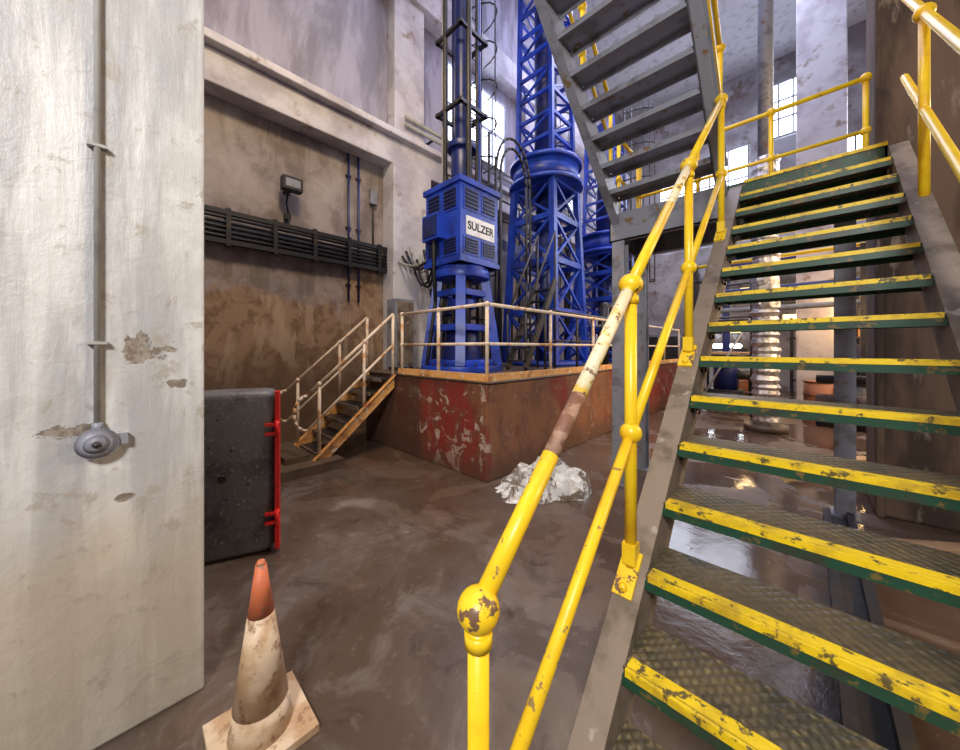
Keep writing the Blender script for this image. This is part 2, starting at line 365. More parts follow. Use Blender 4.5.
for (x,y) in ((-1.60,4.05),(-1.60,4.76),(.25,4.76)):
    b.box((x-.07,y-.07,.015),(x+.07,y-.055,ZL-.30),STEEL); b.box((x-.07,y+.055,.015),(x+.07,y+.07,ZL-.30),STEEL)
    b.box((x-.008,y-.055,.015),(x+.008,y+.055,ZL-.30),STEEL); b.box((x-.1,y-.1,0),(x+.1,y+.1,.015),STEEL)
def rail_run(b,p0,p1,h,n,mat,r=.022,balls=True,mid=.5):
    p0=Vector(p0);p1=Vector(p1); up=Vector((0,0,h))
    b.cyl(p0+up,p1+up,r,mat); b.cyl(p0+up*mid,p1+up*mid,r*.85,mat)
    for i in range(n):
        q=p0.lerp(p1,i/(n-1)); b.cyl(q,q+up,r,mat)
        if balls: b.sph(q+up,r*2,mat); b.sph(q+up*mid,r*1.8,mat)
rail_run(b,(-1.65,4.84,ZL),(.39,4.84,ZL),1.0,4,YEL)
rail_run(b,(-1.66,4.15,ZL),(-1.66,4.80,ZL),1.0,2,YEL)
b.done()
b=MB('metal_staircase')
ux0,ux1=-1.58,-.64
NU=13
for m in range(1,NU+1):
    y=YLand-.218*m+.218; z=ZL+.2*m
    tread(b,y-.02,z,ux0,ux1,-1,STEEL,STEEL,STEEL)
for x0,x1,xf in ((ux0-.014,ux0,ux0-.09),(ux1,ux1+.014,ux1+.09)):
    def zl(y,o): return ZL+(YLand-y)*sl+o
    ye=YLand-.218*NU
    b.prism_yz([(YLand,ZL+.2),(ye,zl(ye,.24)),(ye,zl(ye,-.06)),(YLand,ZL-.10)],x0,x1,STEEL)
    b.prism_yz([(YLand,ZL+.2),(ye,zl(ye,.24)),(ye,zl(ye,.225)),(YLand,ZL+.185)],x0,xf,STEEL)
    b.prism_yz([(YLand,ZL-.085),(ye,zl(ye,-.045)),(ye,zl(ye,-.06)),(YLand,ZL-.10)],x0,xf,STEEL)
    xr=(x0+xf)/2
    rail_run(b,(xr,YLand-.12,ZL+.2+.1),(xr,ye,zl(ye,.2)),.95,5,YEL)
b.box((ux0-.05,YLand-.218*NU-1.0,ZL+.2*NU+.0),(ux1+.05,YLand-.218*NU+.0,ZL+.2*NU+.02),STEEL)
b.done()

# ---------------- plinth, rails, access stair ----------------
PX,PY,PH=-2.73,2.95,1.2; PE=11.5; PL=-5.68
b=MB('concrete_plinth')
b.box((PL,PY,0),(PX,PE,PH-.03),PLINTH); b.box((PL-.02,PY-.03,PH-.03),(PX+.03,PE+.03,PH),SLAB)
b.done(.015)
b=MB('guard_railing')
inx=PX-.05; iny=PY+.05; h=.93
b.box((-4.60,PY-.025,PH),(PX+.02,PY+.0,PH+.09),ORUST); b.box((PX,PY-.02,PH),(PX+.025,PE,PH+.09),ORUST)
b.cyl((-4.60,iny,PH+h),(inx,iny,PH+h),.022,GRAILM); b.cyl((-4.60,iny,PH+.45),(inx,iny,PH+.45),.019,GRAILM)
b.cyl((inx,iny,PH+h),(inx,PE-.1,PH+h),.022,GRAILM); b.cyl((inx,iny,PH+.45),(inx,PE-.1,PH+.45),.019,GRAILM)
for x in (-4.60,-3.7,inx):
    b.cyl((x,iny,PH),(x,iny,PH+h),.024,GRAILM); b.sph((x,iny,PH+h),.036,GRAILM); b.sph((x,iny,PH+.45),.034,GRAILM)
for k in range(1,7):
    y=iny+(PE-.1-iny)*k/6; b.cyl((inx,y,PH),(inx,y,PH+h),.024,GRAILM); b.sph((inx,y,PH+h),.036,GRAILM)
b.done()
b=MB('access_staircase')
sx0,sx1=-5.5,-4.72; ys0,ys1=1.72,PY-.035
n=6
for k in range(n):
    z=.15+ (PH-.2)*k/(n-1)*.98; y=ys0+.08+(ys1-ys0-.12)*k/n
    b.box((sx0,y,z-.03),(sx1,min(y+.24,PY-.035),z),DARK); b.box((sx0,y-.01,z-.05),(sx1,y+.01,z+.002),STRING)
for x in (sx0-.02,sx1):
    b.prism_yz([(ys0-.03,.12),(ys1,PH-.02),(ys1,PH-.22),(ys0+.2,.12)],x,x+.03,ORUST)
    xf=x+.07 if x>-5 else x-.04
    b.prism_yz([(ys0-.03,.12),(ys1,PH-.02),(ys1,PH-.035),(ys0-.015,.12)],x,xf,ORUST)
b.box((sx0-.15,ys0-.62,0),(sx1+.25,ys0+.30,.12),SLAB)
b.box((sx0-.10,ys0-.35,.12),(sx1+.0,ys0-.05,.20),SLAB)
for x in (sx0-.02,sx1+.03):
    top0=(x,ys0-.1,.98); top1=(x,PY-.06,PH+h)
    b.cyl(top0,top1,.022,GRAILM)
    m0=(x,ys0-.1,.52); m1=(x,PY-.06,PH+.45); b.cyl(m0,m1,.019,GRAILM)
    c=Vector((x,ys0-.1,.75)); pts=[]
    for a in range(9):
        t=math.pi/2+math.pi*a/8; pts.append(c+Vector((0,.16*math.cos(t),.23*math.sin(t))))
    b.tube(pts,.02,GRAILM)
    for f in (.12,.62):
        p=Vector(top0).lerp(Vector(top1),f); zb=.12+(PH-.14)*max(0,(p.y-ys0))/(ys1-ys0)-.05
        b.cyl((x,p.y,max(.12,zb)),(x,p.y,p.z),.022,GRAILM); b.sph(p,.034,GRAILM)
    b.cyl((x,PY-.06,PH-.1),(x,PY-.06,PH+h),.024,GRAILM)
b.done()

# ---------------- pump motor ----------------
mx,my=-4.45,4.14
b=MB('pump_motor')
b.cyl((mx,my,PH),(mx,my,PH+.10),.72,BLUE,seg=28); b.cyl((mx,my,PH+.1),(mx,my,PH+.2),.6,BLUE,seg=28)
for sx in (-1,1):
    for sy in (-1,1):
        b.beam((mx+sx*.45,my+sy*.45,PH+.1),(mx+sx*.27,my+sy*.27,3.0),.16,.16,BLUE,up=(sx,-sy,0))
for z,wd in ((1.95,.38),(2.55,.32)):
    for s in (-1,1):
        b.box((mx-wd,my+s*wd-.04,z-.05),(mx+wd,my+s*wd+.04,z+.05),BLUE); b.box((mx+s*wd-.04,my-wd,z-.05),(mx+s*wd+.04,my+wd,z+.05),BLUE)
b.cyl((mx,my,PH+.2),(mx,my,1.9),.36,DBLUE,r1=.28,seg=24); b.cyl((mx,my,1.9),(mx,my,2.0),.36,BLUE,seg=24)
b.cyl((mx,my,2.0),(mx,my,2.95),.17,DARK,seg=20); b.cyl((mx,my,2.3),(mx,my,2.45),.26,BLUE,seg=20)
b.cyl((mx,my,2.80),(mx,my,2.92),.50,BLUE,seg=28); b.cyl((mx,my,2.92),(mx,my,3.0),.45,BLUE,seg=28)
for k in range(16):
    t=k*math.pi/8; b.cyl((mx+.64*math.cos(t),my+.64*math.sin(t),PH+.1),(mx+.64*math.cos(t),my+.64*math.sin(t),PH+.14),.025,DARK,seg=6)
hw=.45; z0,z1=3.0,4.34
b.box((mx-hw,my-hw,z0),(mx+hw,my+hw,z1),BLUE)
b.box((mx-hw-.03,my-hw-.03,z0),(mx+hw+.03,my+hw+.03,z0+.08),BLUE); b.box((mx-hw-.04,my-hw-.04,z1-.06),(mx+hw+.04,my+hw+.04,z1+.03),BLUE)
b.box((mx-.3,my-.3,z1),(mx+.3,my+.3,z1+.16),BLUE)
for side in (0,1):
    def pb(a0,a1,za,zb,o0,o1,mt):
        if side==0: b.box((mx+hw+o0,my+a0,za),(mx+hw+o1,my+a1,zb),mt)
        else: b.box((mx+a0,my-hw-o1,za),(mx+a1,my-hw-o0,zb),mt)
    for (a0,a1) in ((-.39,-.03),(.03,.39)):
        for (za,zb) in ((z0+.13,z0+.44),(z0+.86,z0+1.24)):
            pb(a0,a1,za,zb,0,.012,BLUE); pb(a0+.03,a1-.03,za+.03,zb-.03,.012,.018,LOUV)
            for q in range(5):
                z=za+.06+(zb-za-.12)*q/4; pb(a0+.03,a1-.03,z-.008,z+.008,.018,.03,DBLUE)
b.box((mx-hw-.22,my-.3,z0+.3),(mx-hw,my+.2,z0+1.0),BLUE)
b.box((mx-.35,my-hw-.16,z0+.42),(mx+.1,my-hw,z0+.85),BLUE); b.box((mx-.30,my-hw-.18,z0+.47),(mx+.05,my-hw-.16,z0+.80),DBLUE)
b.tube([(mx-.1,my-hw-.1,z0+.42),(mx-.1,my-hw-.1,z0-.1),(mx-.25,my-hw+.05,z0-.6),(mx-.3,my-hw-.1,PH+.1)],.03,BLACK)
b.cyl((mx,my,z1+.16),(mx,my,5.1),.19,DBLUE,seg=20); b.cyl((mx,my,5.1),(mx,my,5.2),.26,DBLUE,seg=20)
b.cyl((mx,my,5.2),(mx,my,ZC-.02),.12,DBLUE)
for (dx,dy,r,mt) in ((.30,-.12,.05,DARK),(-.28,.08,.055,DBLUE),(.12,.30,.04,BLUE),(-.10,-.30,.04,DARK),(.20,.18,.03,DARK),(-.32,-.16,.03,CONDM)):
    b.cyl((mx+dx,my+dy,z1),(mx+dx,my+dy,ZC-.02),r,mt)
for z in (5.7,7.0,8.6,10.2):
    for s in (-1,1):
        b.box((mx-.34,my+s*.30-.03,z),(mx+.34,my+s*.30+.03,z+.06),DARK); b.box((mx+s*.30-.03,my-.34,z),(mx+s*.30+.03,my+.34,z+.06),DARK)
LX=mx+hw+.013
b.box((LX-.013,my-.33,3.45),(LX+.004,my+.35,3.76),LABEL)
pump=b.done(.008)
tc=bpy.data.curves.new('label_text','FONT'); tc.body='SULZER'; tc.size=.185; tc.extrude=.002; tc.offset=.004; tc.align_x='CENTER'; tc.align_y='CENTER'
to=bpy.data.objects.new('label_text',tc); scene.collection.objects.link(to); tc.materials.append(BLACK)
to.parent=pump; to.rotation_euler=(math.pi/2,0,math.pi/2); to.location=Vector((LX+.006,my+.01,3.605))-pump.location

# ---------------- lattice towers ----------------
def tower(cx,cy,zf,top,wb=.68,wt=.52):
    b=MB('pump_lattice_tower')
    b.cyl((cx,cy,PH),(cx,cy,PH+.1),.85,BLUE,seg=28)
    lv=[PH+.1,PH+.1+(zf-PH)*.27,PH+.1+(zf-PH)*.54,PH+.1+(zf-PH)*.78,zf]
    def w(z): return wb+(wt-wb)*(z-PH)/(zf-PH)
    for sx in (-1,1):
        for sy in (-1,1):
            b.beam((cx+sx*w(PH),cy+sy*w(PH),PH+.05),(cx+sx*w(zf),cy+sy*w(zf),zf),.13,.13,BLUE)
    C=[(1,-1),(1,1),(-1,1),(-1,-1)]
    for i in range(4):
        za,zb=lv[i],lv[i+1]
        for k in range(4):
            a=C[k]; c=C[(k+1)%4]
            b.beam((cx+a[0]*w(za),cy+a[1]*w(za),za),(cx+c[0]*w(zb),cy+c[1]*w(zb),zb),.05,.05,BLUE)
            b.beam((cx+c[0]*w(za),cy+c[1]*w(za),za),(cx+a[0]*w(zb),cy+a[1]*w(zb),zb),.05,.05,BLUE)
            b.beam((cx+a[0]*w(zb),cy+a[1]*w(zb),zb),(cx+c[0]*w(zb),cy+c[1]*w(zb),zb),.10,.12,BLUE)
    b.cyl((cx,cy,PH+.1),(cx,cy,zf),.22,DBLUE,seg=20)
    for z in lv[1:4]: b.cyl((cx,cy,z-.05),(cx,cy,z+.05),.34,BLUE,seg=20)
    b.cyl((cx,cy,zf),(cx,cy,zf+.08),.86,BLUE,seg=32); b.cyl((cx,cy,zf+.08),(cx,cy,zf+.48),.76,BLUE,seg=32); b.cyl((cx,cy,zf+.48),(cx,cy,zf+.56),.84,BLUE,seg=32)
    zt=zf+.56; w2=.46
    b.cyl((cx,cy,zt),(cx,cy,top),.26,DBLUE,seg=20)
    for sx in (-1,1):
        for sy in (-1,1): b.beam((cx+sx*w2,cy+sy*w2,zt),(cx+sx*w2*.85,cy+sy*w2*.85,top),.09,.09,BLUE)
    z=zt+.5; k2=0
    while z<top:
        for k in range(4):
            a=C[k]; c=C[(k+1)%4]; b.beam((cx+a[0]*w2*.95,cy+a[1]*w2*.95,z),(cx+c[0]*w2*.95,cy+c[1]*w2*.95,z),.06,.07,BLUE)
            if k2%2==0: b.beam((cx+a[0]*w2*.95,cy+a[1]*w2*.95,z),(cx+c[0]*w2*.95,cy+c[1]*w2*.95,min(z+.5,top)),.04,.04,BLUE)
        z+=.5; k2+=1
    return b.done()
tower(-4.5,6.9,5.3,ZC-.02)
tower(-4.5,10.2,4.4,8.4,.8,.55)

def ladder(x,y,z0,z1,nx=1,ny=0,cage=True,mt=DARK):
    b=MB('caged_ladder'); tx,ty=-ny,nx; w=.22
    for s in (-1,1): b.cyl((x+tx*w*s,y+ty*w*s,z0),(x+tx*w*s,y+ty*w*s,z1),.025,mt)
    z=z0+.2
    while z<z1: b.cyl((x-tx*w,y-ty*w,z),(x+tx*w,y+ty*w,z),.014,mt,seg=8); z+=.3
    if cage:
        z=z0+2.0
        while z<z1:
            pts=[]
            for a in range(9):
                t=math.pi*a/8; pts.append(Vector((x+tx*w*1.4*math.cos(t)+nx*.62*math.sin(t),y+ty*w*1.4*math.cos(t)+ny*.62*math.sin(t),z)))
            b.tube(pts,.016,mt,seg=6); z+=.8
        for a in (2,4,6):
            t=math.pi*a/8; px=x+tx*w*1.4*math.cos(t)+nx*.62*math.sin(t); py=y+ty*w*1.4*math.cos(t)+ny*.62*math.sin(t)
            b.cyl((px,py,z0+2),(px,py,z1),.012,mt,seg=6)
    return b.done()
ladder(-5.35,5.35,PH,9.0,1,0); ladder(-5.3,8.4,PH,8.0,1,0)
ladder(-3.2,8.55,PH,7.6,1,0)
b=MB('side_gallery')
gx0,gx1=XL+.45,-5.78; gz=4.35
b.box((gx0,4.9,gz),(gx1,15.5,gz+.06),DARK); b.box((gx1-.01,4.9,gz-.18),(gx1+.03,15.5,gz+.08),DBLUE)
rail_run(b,(gx1,4.95,gz+.06),(gx1,15.4,gz+.06),1.05,9,DARK,.022,False)
for y in (5.1,7.6,10.1,12.9,15.2): b.box((gx1-.08,y,0),(gx1+.0,y+.1,gz),DARK)
b.done()
b=MB('pipework_manifold')
b.tube([(-5.55,4.8,PH),(-5.55,4.8,2.9),(-5.55,6.0,2.9),(-5.55,6.0,PH)],.09,DARK,seg=14)
b.tube([(-5.5,9.0,PH),(-5.5,9.0,3.9),(-5.5,9.7,4.1),(-5.5,9.7,PH)],.10,DARK,seg=14)
for (x,y,z) in ((-5.55,4.8,2.2),(-5.5,9.0,2.4)):
    b.cyl((x,y,z-.14),(x,y,z-.1),.15,BLUE); b.cyl((x,y,z+.1),(x,y,z+.14),.15,BLUE); b.cyl((x+.1,y,z),(x+.3,y,z),.02,DARK)
    pts=[Vector((x+.3,y+.14*math.cos(t*math.pi/6),z+.14*math.sin(t*math.pi/6))) for t in range(13)]; b.tube(pts,.014,DARK,seg=6)
b.done()
b=MB('valve_pipe')
b.tube([(-3.55,8.0,PH),(-3.55,8.0,2.6),(-3.55,8.9,2.6),(-3.55,8.9,PH)],.11,DARK,seg=14)
b.cyl((-3.55,8.0,1.7),(-3.55,8.0,1.75),.19,CONDM); b.cyl((-3.55,8.0,2.1),(-3.55,8.0,2.15),.19,CONDM); b.done()
b=MB('inner_railing')
rail_run(b,(-3.2,4.9,PH),(-3.2,8.2,PH),1.05,4,DARK,.022,False)
b.done()
b=MB('steel_ship_ladder')
for x in (-3.9,-3.5): b.beam((x,4.75,PH+.05),(x,5.7,2.9),.05,.12,DARK)
for k in range(7): 
    t=(k+.7)/7.6; b.box((-3.9,4.75+.95*t-.08,PH+1.7*t),(-3.5,4.75+.95*t+.08,PH+1.7*t+.03),DARK)
for x in (-3.9,-3.5):
    b.cyl((x,4.75,PH),(x,4.75,PH+1.0),.02,DARK); b.cyl((x,4.75,PH+1.0),(x,5.7,3.85),.02,DARK); b.cyl((x,5.7,PH),(x,5.7,3.85),.02,DARK)
b.done()
b=MB('hanging_cable_bundle')
for k in range(9):
    a=Vector((XL+.44,3.80+.09*k,3.35+.12*(k%4))); c=Vector((mx-hw-.26,my-.25+.06*k,3.25+.05*k)); pts=[]
    for i in range(9):
        t=i/8; q=a.lerp(c,t); q.z-=(.1+.11*k)*4*t*(1-t); pts.append(q)
    b.tube(pts,.024,BLACK if k%3 else CONDM,seg=8)
b.done()
b=MB('cable_loop')
for (r,yc) in ((.55,5.45),(.42,5.45)):
    pts=[Vector((-4.3,yc+r*math.cos(t*math.pi/12),5.0+r*1.5*math.sin(t*math.pi/12))) for t in range(0,13)]
    b.tube([Vector((-4.3,yc+r,3.0))]+pts+[Vector((-4.3,yc-r,PH))],.028,BLACK,seg=8)
    b.cyl((-4.3,yc+r,PH),(-4.3,yc+r,3.0),.028,BLACK,seg=8)
b.done()
b=MB('vertical_pipe_group')
for (x,y,r,zt) in ((-4.95,5.05,.035,7.5),(-5.05,5.2,.05,9.0),(-4.9,5.35,.03,6.2)):
    b.cyl((x,y,PH),(x,y,zt),r,DARK if r<.05 else STEEL,seg=10)
for z in (2.2,3.6,5.0): b.box((-5.12,5.0,z),(-4.85,5.4,z+.04),DARK)
b.done()
b=MB('control_cabinet')
b.box((-5.65,3.35,PH+.05),(-5.35,3.75,PH+1.3),STEEL); b.box((-5.349,3.38,PH+.1),(-5.335,3.72,PH+1.25),STRING)
for s in (3.37,3.7): b.box((-5.63,s,PH),(-5.58,s+.04,PH+.05),DARK); b.box((-5.42,s,PH),(-5.37,s+.04,PH+.05),DARK)
b.done(.01)
b=MB('wall_conduit_run')
for k,(y,r) in enumerate(((5.0,.03),(5.3,.05),(6.1,.03),(6.6,.04),(7.3,.05),(7.9,.03),(9.4,.05),(9.8,.03),(11.2,.06),(12.0,.03))):
    b.cyl((XL+.09,y,.5),(XL+.09,y,5.3),r,DARK if k%2 else DBLUE,seg=8)
    for z in (1,2.6,4.1,5.1): b.box((XL+.002,y-.07,z),(XL+.06,y+.07,z+.03),DARK)
b.done()
b=MB('wall_pipe_run')
for z in (6.25,6.4): b.cyl((XL+.38,4.0,z),(XL+.38,16.5,z),.04,CONDM,seg=8)
for y in (4.7,7,9.5,12,14.5): b.box((XL+.002,y,6.2),(XL+.36,y+.04,6.24),DARK)
b.done()

# ---------------- left wall fittings ----------------
b=MB('cable_tray')
for z in (3.18,3.62): b.box((XL+.12,-3.5,z-.035),(XL+.20,3.69,z+.035),BLACK)
for k in range(5): b.cyl((XL+.17,-3.5,3.26+.07*k),(XL+.17,3.69,3.26+.07*k),.026,BLACK,seg=8)
for k in range(12): y=-3.3+.62*k; b.box((XL+.09,y-.03,3.12),(XL+.21,y+.03,3.68),DARK); b.box((XL+.002,y-.03,3.38),(XL+.09,y+.03,3.42),DARK)
b.done()
b=MB('conduit_pipe')
for y in (2.95,3.15):
    b.cyl((XL+.035,y,2.5),(XL+.035,y,5.34),.022,DBLUE,seg=8)
    for z in (2.8,3.9,4.9): b.box((XL+.002,y-.05,z),(XL+.045,y+.05,z+.03),DARK)
b.done()
b=MB('floodlight')
fy,fz=1.88,4.3
b.box((XL+.002,fy-.06,fz-.08),(XL+.02,fy+.06,fz+.08),DARK); b.cyl((XL+.02,fy,fz),(XL+.2,fy,fz),.02,DARK)
b.box((XL+.18,fy-.15,fz-.11),(XL+.34,fy+.15,fz+.10),DARK); b.box((XL+.34,fy-.11,fz-.07),(XL+.345,fy+.11,fz+.06),STEEL)
b.tube([(XL+.1,fy,fz-.02),(XL+.06,fy-.02,fz-.25),(XL+.03,fy+.03,fz-.45),(XL+.12,fy,3.66)],.015,BLACK,seg=8)
b.box((XL+.002,fy-.05,3.78),(XL+.07,fy+.05,3.88),BLACK)
b.done(.01)
b=MB('junction_box')
b.box((XL+.002,3.38,4.5),(XL+.10,3.52,4.8),STEEL); b.cyl((XL+.05,3.45,3.66),(XL+.05,3.45,4.5),.018,DARK); b.done(.01)

b=MB('electrical_conduit')
cy=-.084; X=-2.04
b.cyl((X+.016,cy,1.29),(X+.016,cy,7.5),.010,CONDM)
for z in (1.62,2.4): b.box((X,cy-.028,z-.006),(X+.028,cy+.028,z+.006),CONDM)
b.done()
b=MB('alarm_bell')
cz=1.225
b.cyl((X,cy,cz),(X+.015,cy,cz),.052,STEEL,seg=28); b.cyl((X+.015,cy,cz),(X+.03,cy,cz),.03,DARK)
b.cyl((X+.03,cy,cz),(X+.038,cy,cz),.060,STEEL,seg=32); b.cyl((X+.038,cy,cz),(X+.056,cy,cz),.058,STEEL,r1=.036,seg=32); b.cyl((X+.056,cy,cz),(X+.064,cy,cz),.036,STEEL,r1=.015,seg=32)
b.sph((X+.066,cy,cz),.012,DARK); b.cyl((X+.016,cy,cz+.045),(X+.016,cy,cz+.08),.016,STEEL)
b.box((X,cy+.03,cz-.015),(X+.03,cy+.085,cz+.025),STEEL)
b.done()

# ---------------- barrier panel ----------------
b=MB('barrier_panel')
def rounded_box(b,c,ax,ay,w,d,z0,z1,r,mat,rz=.06):
    c=Vector(c); prof=[]
    for (sx,sy,a0) in ((1,1,0),(-1,1,90),(-1,-1,180),(1,-1,270)):
        for k in range(5):
            t=M.radians(a0+90*k/4); prof.append((sx*(w/2-r)+r*M.cos(t),sy*(d/2-r)+r*M.sin(t)))
    lev=[(z0,-rz)]+[(z0+rz*(1-M.cos(M.radians(a))),-rz*(1-M.sin(M.radians(a)))) for a in (30,60,90)]+[(z1-rz*(1-M.cos(M.radians(a))),-rz*(1-M.sin(M.radians(a)))) for a in (90,60,30)]+[(z1,-rz)]
    vs=[];n=len(prof)
    for z,o in lev:
        for (px,py) in prof:
            fx=(w/2+o)/(w/2); fy=(d/2+o)/(d/2); q=c+ax*px*fx+ay*py*fy; vs.append((q.x,q.y,z))
    fs=[]
    for j in range(len(lev)-1):
        for i in range(n): fs.append((j*n+i,j*n+(i+1)%n,(j+1)*n+(i+1)%n,(j+1)*n+i))
    sm=[True]*len(fs); fs.append(tuple(range(n))[::-1]); fs.append(tuple(range((len(lev)-1)*n,len(lev)*n))); sm+=[False,False]
    b.add(vs,fs,mat,sm)
A=Vector((-3.22,.28,0)); Bp=Vector((-3.02,.80,0)); ax=(Bp-A).normalized(); ay=Vector((-ax.y,ax.x,0))
w=(Bp-A).length; c=(A+Bp)/2+ay*.14
rounded_box(b,c,ax,ay,w,.28,0,1.27,.07,GREYP)
out=-ay
e=Bp+ay*.02+ax*.02
b.beam(e+Vector((0,0,.03)),e+Vector((0,0,1.26)),.03,.09,RED,up=ay)
for z in (.28,.97):
    for dz in (-.035,.035):
        q=e+out*.05+Vector((0,0,z+dz)); b.beam(q-ax*.08,q+ax*.02,.03,.022,RED)
    q=e+out*.055+Vector((0,0,z)); b.cyl(q-Vector((0,0,.06)),q+Vector((0,0,.06)),.016,RED)
rng=random.Random(3)
for k in range(16):
    q=A+ax*rng.uniform(.12,.45)+Vector((0,0,rng.uniform(.12,1.1))); b.cyl(q-out*.02,q+out*.003,rng.uniform(.004,.010),DARK if k%2 else CONDM,seg=8)
b.cyl(A+ax*.22+Vector((0,0,.62))-out*.02,A+ax*.22+Vector((0,0,.62))+out*.012,.028,DARK,seg=16)
b.done()

# ---------------- traffic cone ----------------
b=MB('traffic_cone')
cx_,cy_=-1.64,.385
b.box((cx_-.17,cy_-.17,0),(cx_+.17,cy_+.17,.03),DIRTW)
def cr(z): return .115-(.115-.020)*(z-.03)/(.70-.03)
for za,zb,mt in ((.03,.14,DIRTW),(.14,.50,DIRTW),(.50,.70,ORANGE)): b.cyl((cx_,cy_,za),(cx_,cy_,zb),cr(za),mt,r1=cr(zb),seg=32)
b.cyl((cx_,cy_,.695),(cx_,cy_,.715),.020,ORANGE,r1=.013); b.done()

# ---------------- crumpled sheet ----------------
b=MB('crumpled_plastic_sheet')
Rv=Vector((.719,.695,0)); Fv=Vector((-.695,.719,0)); C0=Vector((-2.16,3.17,0))
N=34; vs=[]; fs=[]
def hgt(x,y):
    r=math.sqrt(x*x+y*y); env=max(0,1-r**3.6)
    h=(.24+.12*x+.05*y)*env**.6
    q=Vector((x*1.8,y*1.8,2.3)); rid=1-abs(noise.noise(q))*3.0; rid2=1-abs(noise.noise(q*2.1+Vector((5,5,5))))*2.6
    return max(0.004,h*(.50+.5*rid+.35*rid2)+env*.05*noise.noise(q*4))
for j in range(N+1):
    for i in range(N+1):
        a=-1+2*i/N; c_=-1+2*j/N
        x=a*math.sqrt(max(0,1-c_*c_/2)); y=c_*math.sqrt(max(0,1-a*a/2))
        k=1+.34*noise.noise(Vector((x*1.6,y*1.6,9)))+.16*noise.noise(Vector((x*5,y*5,1)))
        q=C0+Rv*x*k*.48+Fv*y*k*.36; vs.append((q.x,q.y,hgt(x,y)))
for j in range(N):
    for i in range(N):
        o=j*(N+1)+i
        if (i+j)%2: fs.append((o,o+1,o+N+2)); fs.append((o,o+N+2,o+N+1))
        else: fs.append((o,o+1,o+N+1)); fs.append((o+1,o+N+2,o+N+1))
b.add(vs,fs,WRAP,False); b.done()

# ---------------- back area ----------------
b=MB('foil_wrapped_pipe')
fx,fy_=-.60,8.6
b.cyl((fx,fy_,0),(fx,fy_,.12),.34,SLAB,seg=24)
z=.12; rg=random.Random(5)
while z<5.2:
    h_=rg.uniform(.10,.2); ra=rg.uniform(.185,.21); rb=rg.uniform(.215,.235); ox=rg.uniform(-.015,.015)
    b.cyl((fx+ox,fy_,z),(fx+ox,fy_,z+h_/2),ra,FOIL,r1=rb,seg=14,smooth=False); b.cyl((fx+ox,fy_,z+h_/2),(fx+ox,fy_,z+h_),rb,FOIL,r1=ra,seg=14,smooth=False); z+=h_
b.cyl((fx,fy_,z-.02),(fx,fy_,ZC-.01),.12,STEEL); b.done()
b=MB('mezzanine_platform')
b.box((-2.4,14.6,4.6),(4.9,16.6,4.75),STEEL); b.box((-2.4,14.55,4.3),(4.9,14.62,4.8),DBLUE)
for x in (-2.2,1.8,4.5): b.box((x,14.7,0),(x+.2,14.9,4.6),DBLUE)
rail_run(b,(-2.3,14.65,4.8),(4.8,14.65,4.8),1.0,8,YEL,.025,False)
b.done()
b=MB('overhead_pipe')
for (z,r,mt) in ((3.2,.12,DBLUE),(3.7,.09,STEEL),(2.7,.07,CONDM),(4.1,.05,YEL)):
    b.cyl((-2.6,12.3,z),(4.9,12.3,z),r,mt)
for x in (-2.5,.95,4.6): b.box((x-.06,12.1,0),(x+.06,12.2,4.1),DARK)
b.done()
b=MB('pump_unit')
for x in (1.5,2.9,-1.6):
    b.cyl((x,11.2,0),(x,11.2,.5),.4,DARK,seg=20); b.cyl((x,11.2,.5),(x,11.2,1.4),.28,DBLUE,seg=20); b.cyl((x,11.2,1.4),(x,11.2,1.5),.36,DARK,seg=20)
    b.cyl((x,11.2,.9),(x+.6,11.2,.9),.13,DARK); b.cyl((x+.6,11.2,0),(x+.6,11.2,1.0),.12,DARK)
b.done()
b=MB('scaffold_frame')
for x in (-1.9,-.9):
    for y in (9.6,10.6): b.cyl((x,y,0),(x,y,3.4),.03,DARK,seg=8)
for z in (.5,1.4,2.3,3.2):
    for y in (9.6,10.6): b.cyl((-2.0,y,z),(-.8,y,z),.025,DARK,seg=8)
    for x in (-1.9,-.9): b.cyl((x,9.5,z),(x,10.7,z),.025,DARK,seg=8)
b.box((-1.95,9.6,1.45),(-.85,10.6,1.5),WOOD); b.cyl((-1.9,9.6,.3),(-.9,9.6,2.3),.022,CONDM,seg=8); b.done()
for (x,y) in ((-.9,12.9),(-1.5,13.0),(.2,10.4),(.75,10.2)):
    b=MB('steel_drum'); b.cyl((x,y,0),(x,y,.88),.28,RUSTY if x<.5 else DARK,seg=24)
    for z in (.0,.29,.58,.86): b.cyl((x,y,z),(x,y,z+.03),.295,RUSTY if x<.5 else DARK,seg=24)
    b.done()
b=MB('electrical_cabinet')
b.box((-5.6,16.3,0),(-3.9,16.9,2.2),STEEL)
for k in range(2): b.box((-5.55+.85*k,16.28,.1),(-4.8+.85*k,16.3,2.1),DARK)
b.done(.01)
b=MB('storage_shelf')
for x in (-.4,1.2,2.8):
    for y in (15.2,15.8): b.box((x-.04,y-.04,0),(x+.04,y+.04,2.6),DARK)
for z in (.5,1.2,1.9,2.5): b.box((-.44,15.16,z),(2.84,15.84,z+.05),DARK)
rg=random.Random(9)
for z in (.55,1.25,1.95):
    x=-.3
    while x<2.5:
        w_=rg.uniform(.2,.4); b.box((x,15.3,z),(x+w_,15.7,z+rg.uniform(.25,.5)),rg.choice([WOOD,RUSTY,STEEL,DBLUE,ORUST])); x+=w_+.08
b.done()
b=MB('pipe_rack')
for k,(z,r,mt) in enumerate(((.45,.10,DARK),(.75,.12,BROWNC),(1.1,.07,DARK),(1.35,.06,STEEL))): b.cyl((.1,7.6+.1*k,z),(3.6,6.9+.1*k,z+.05),r,mt,seg=14)
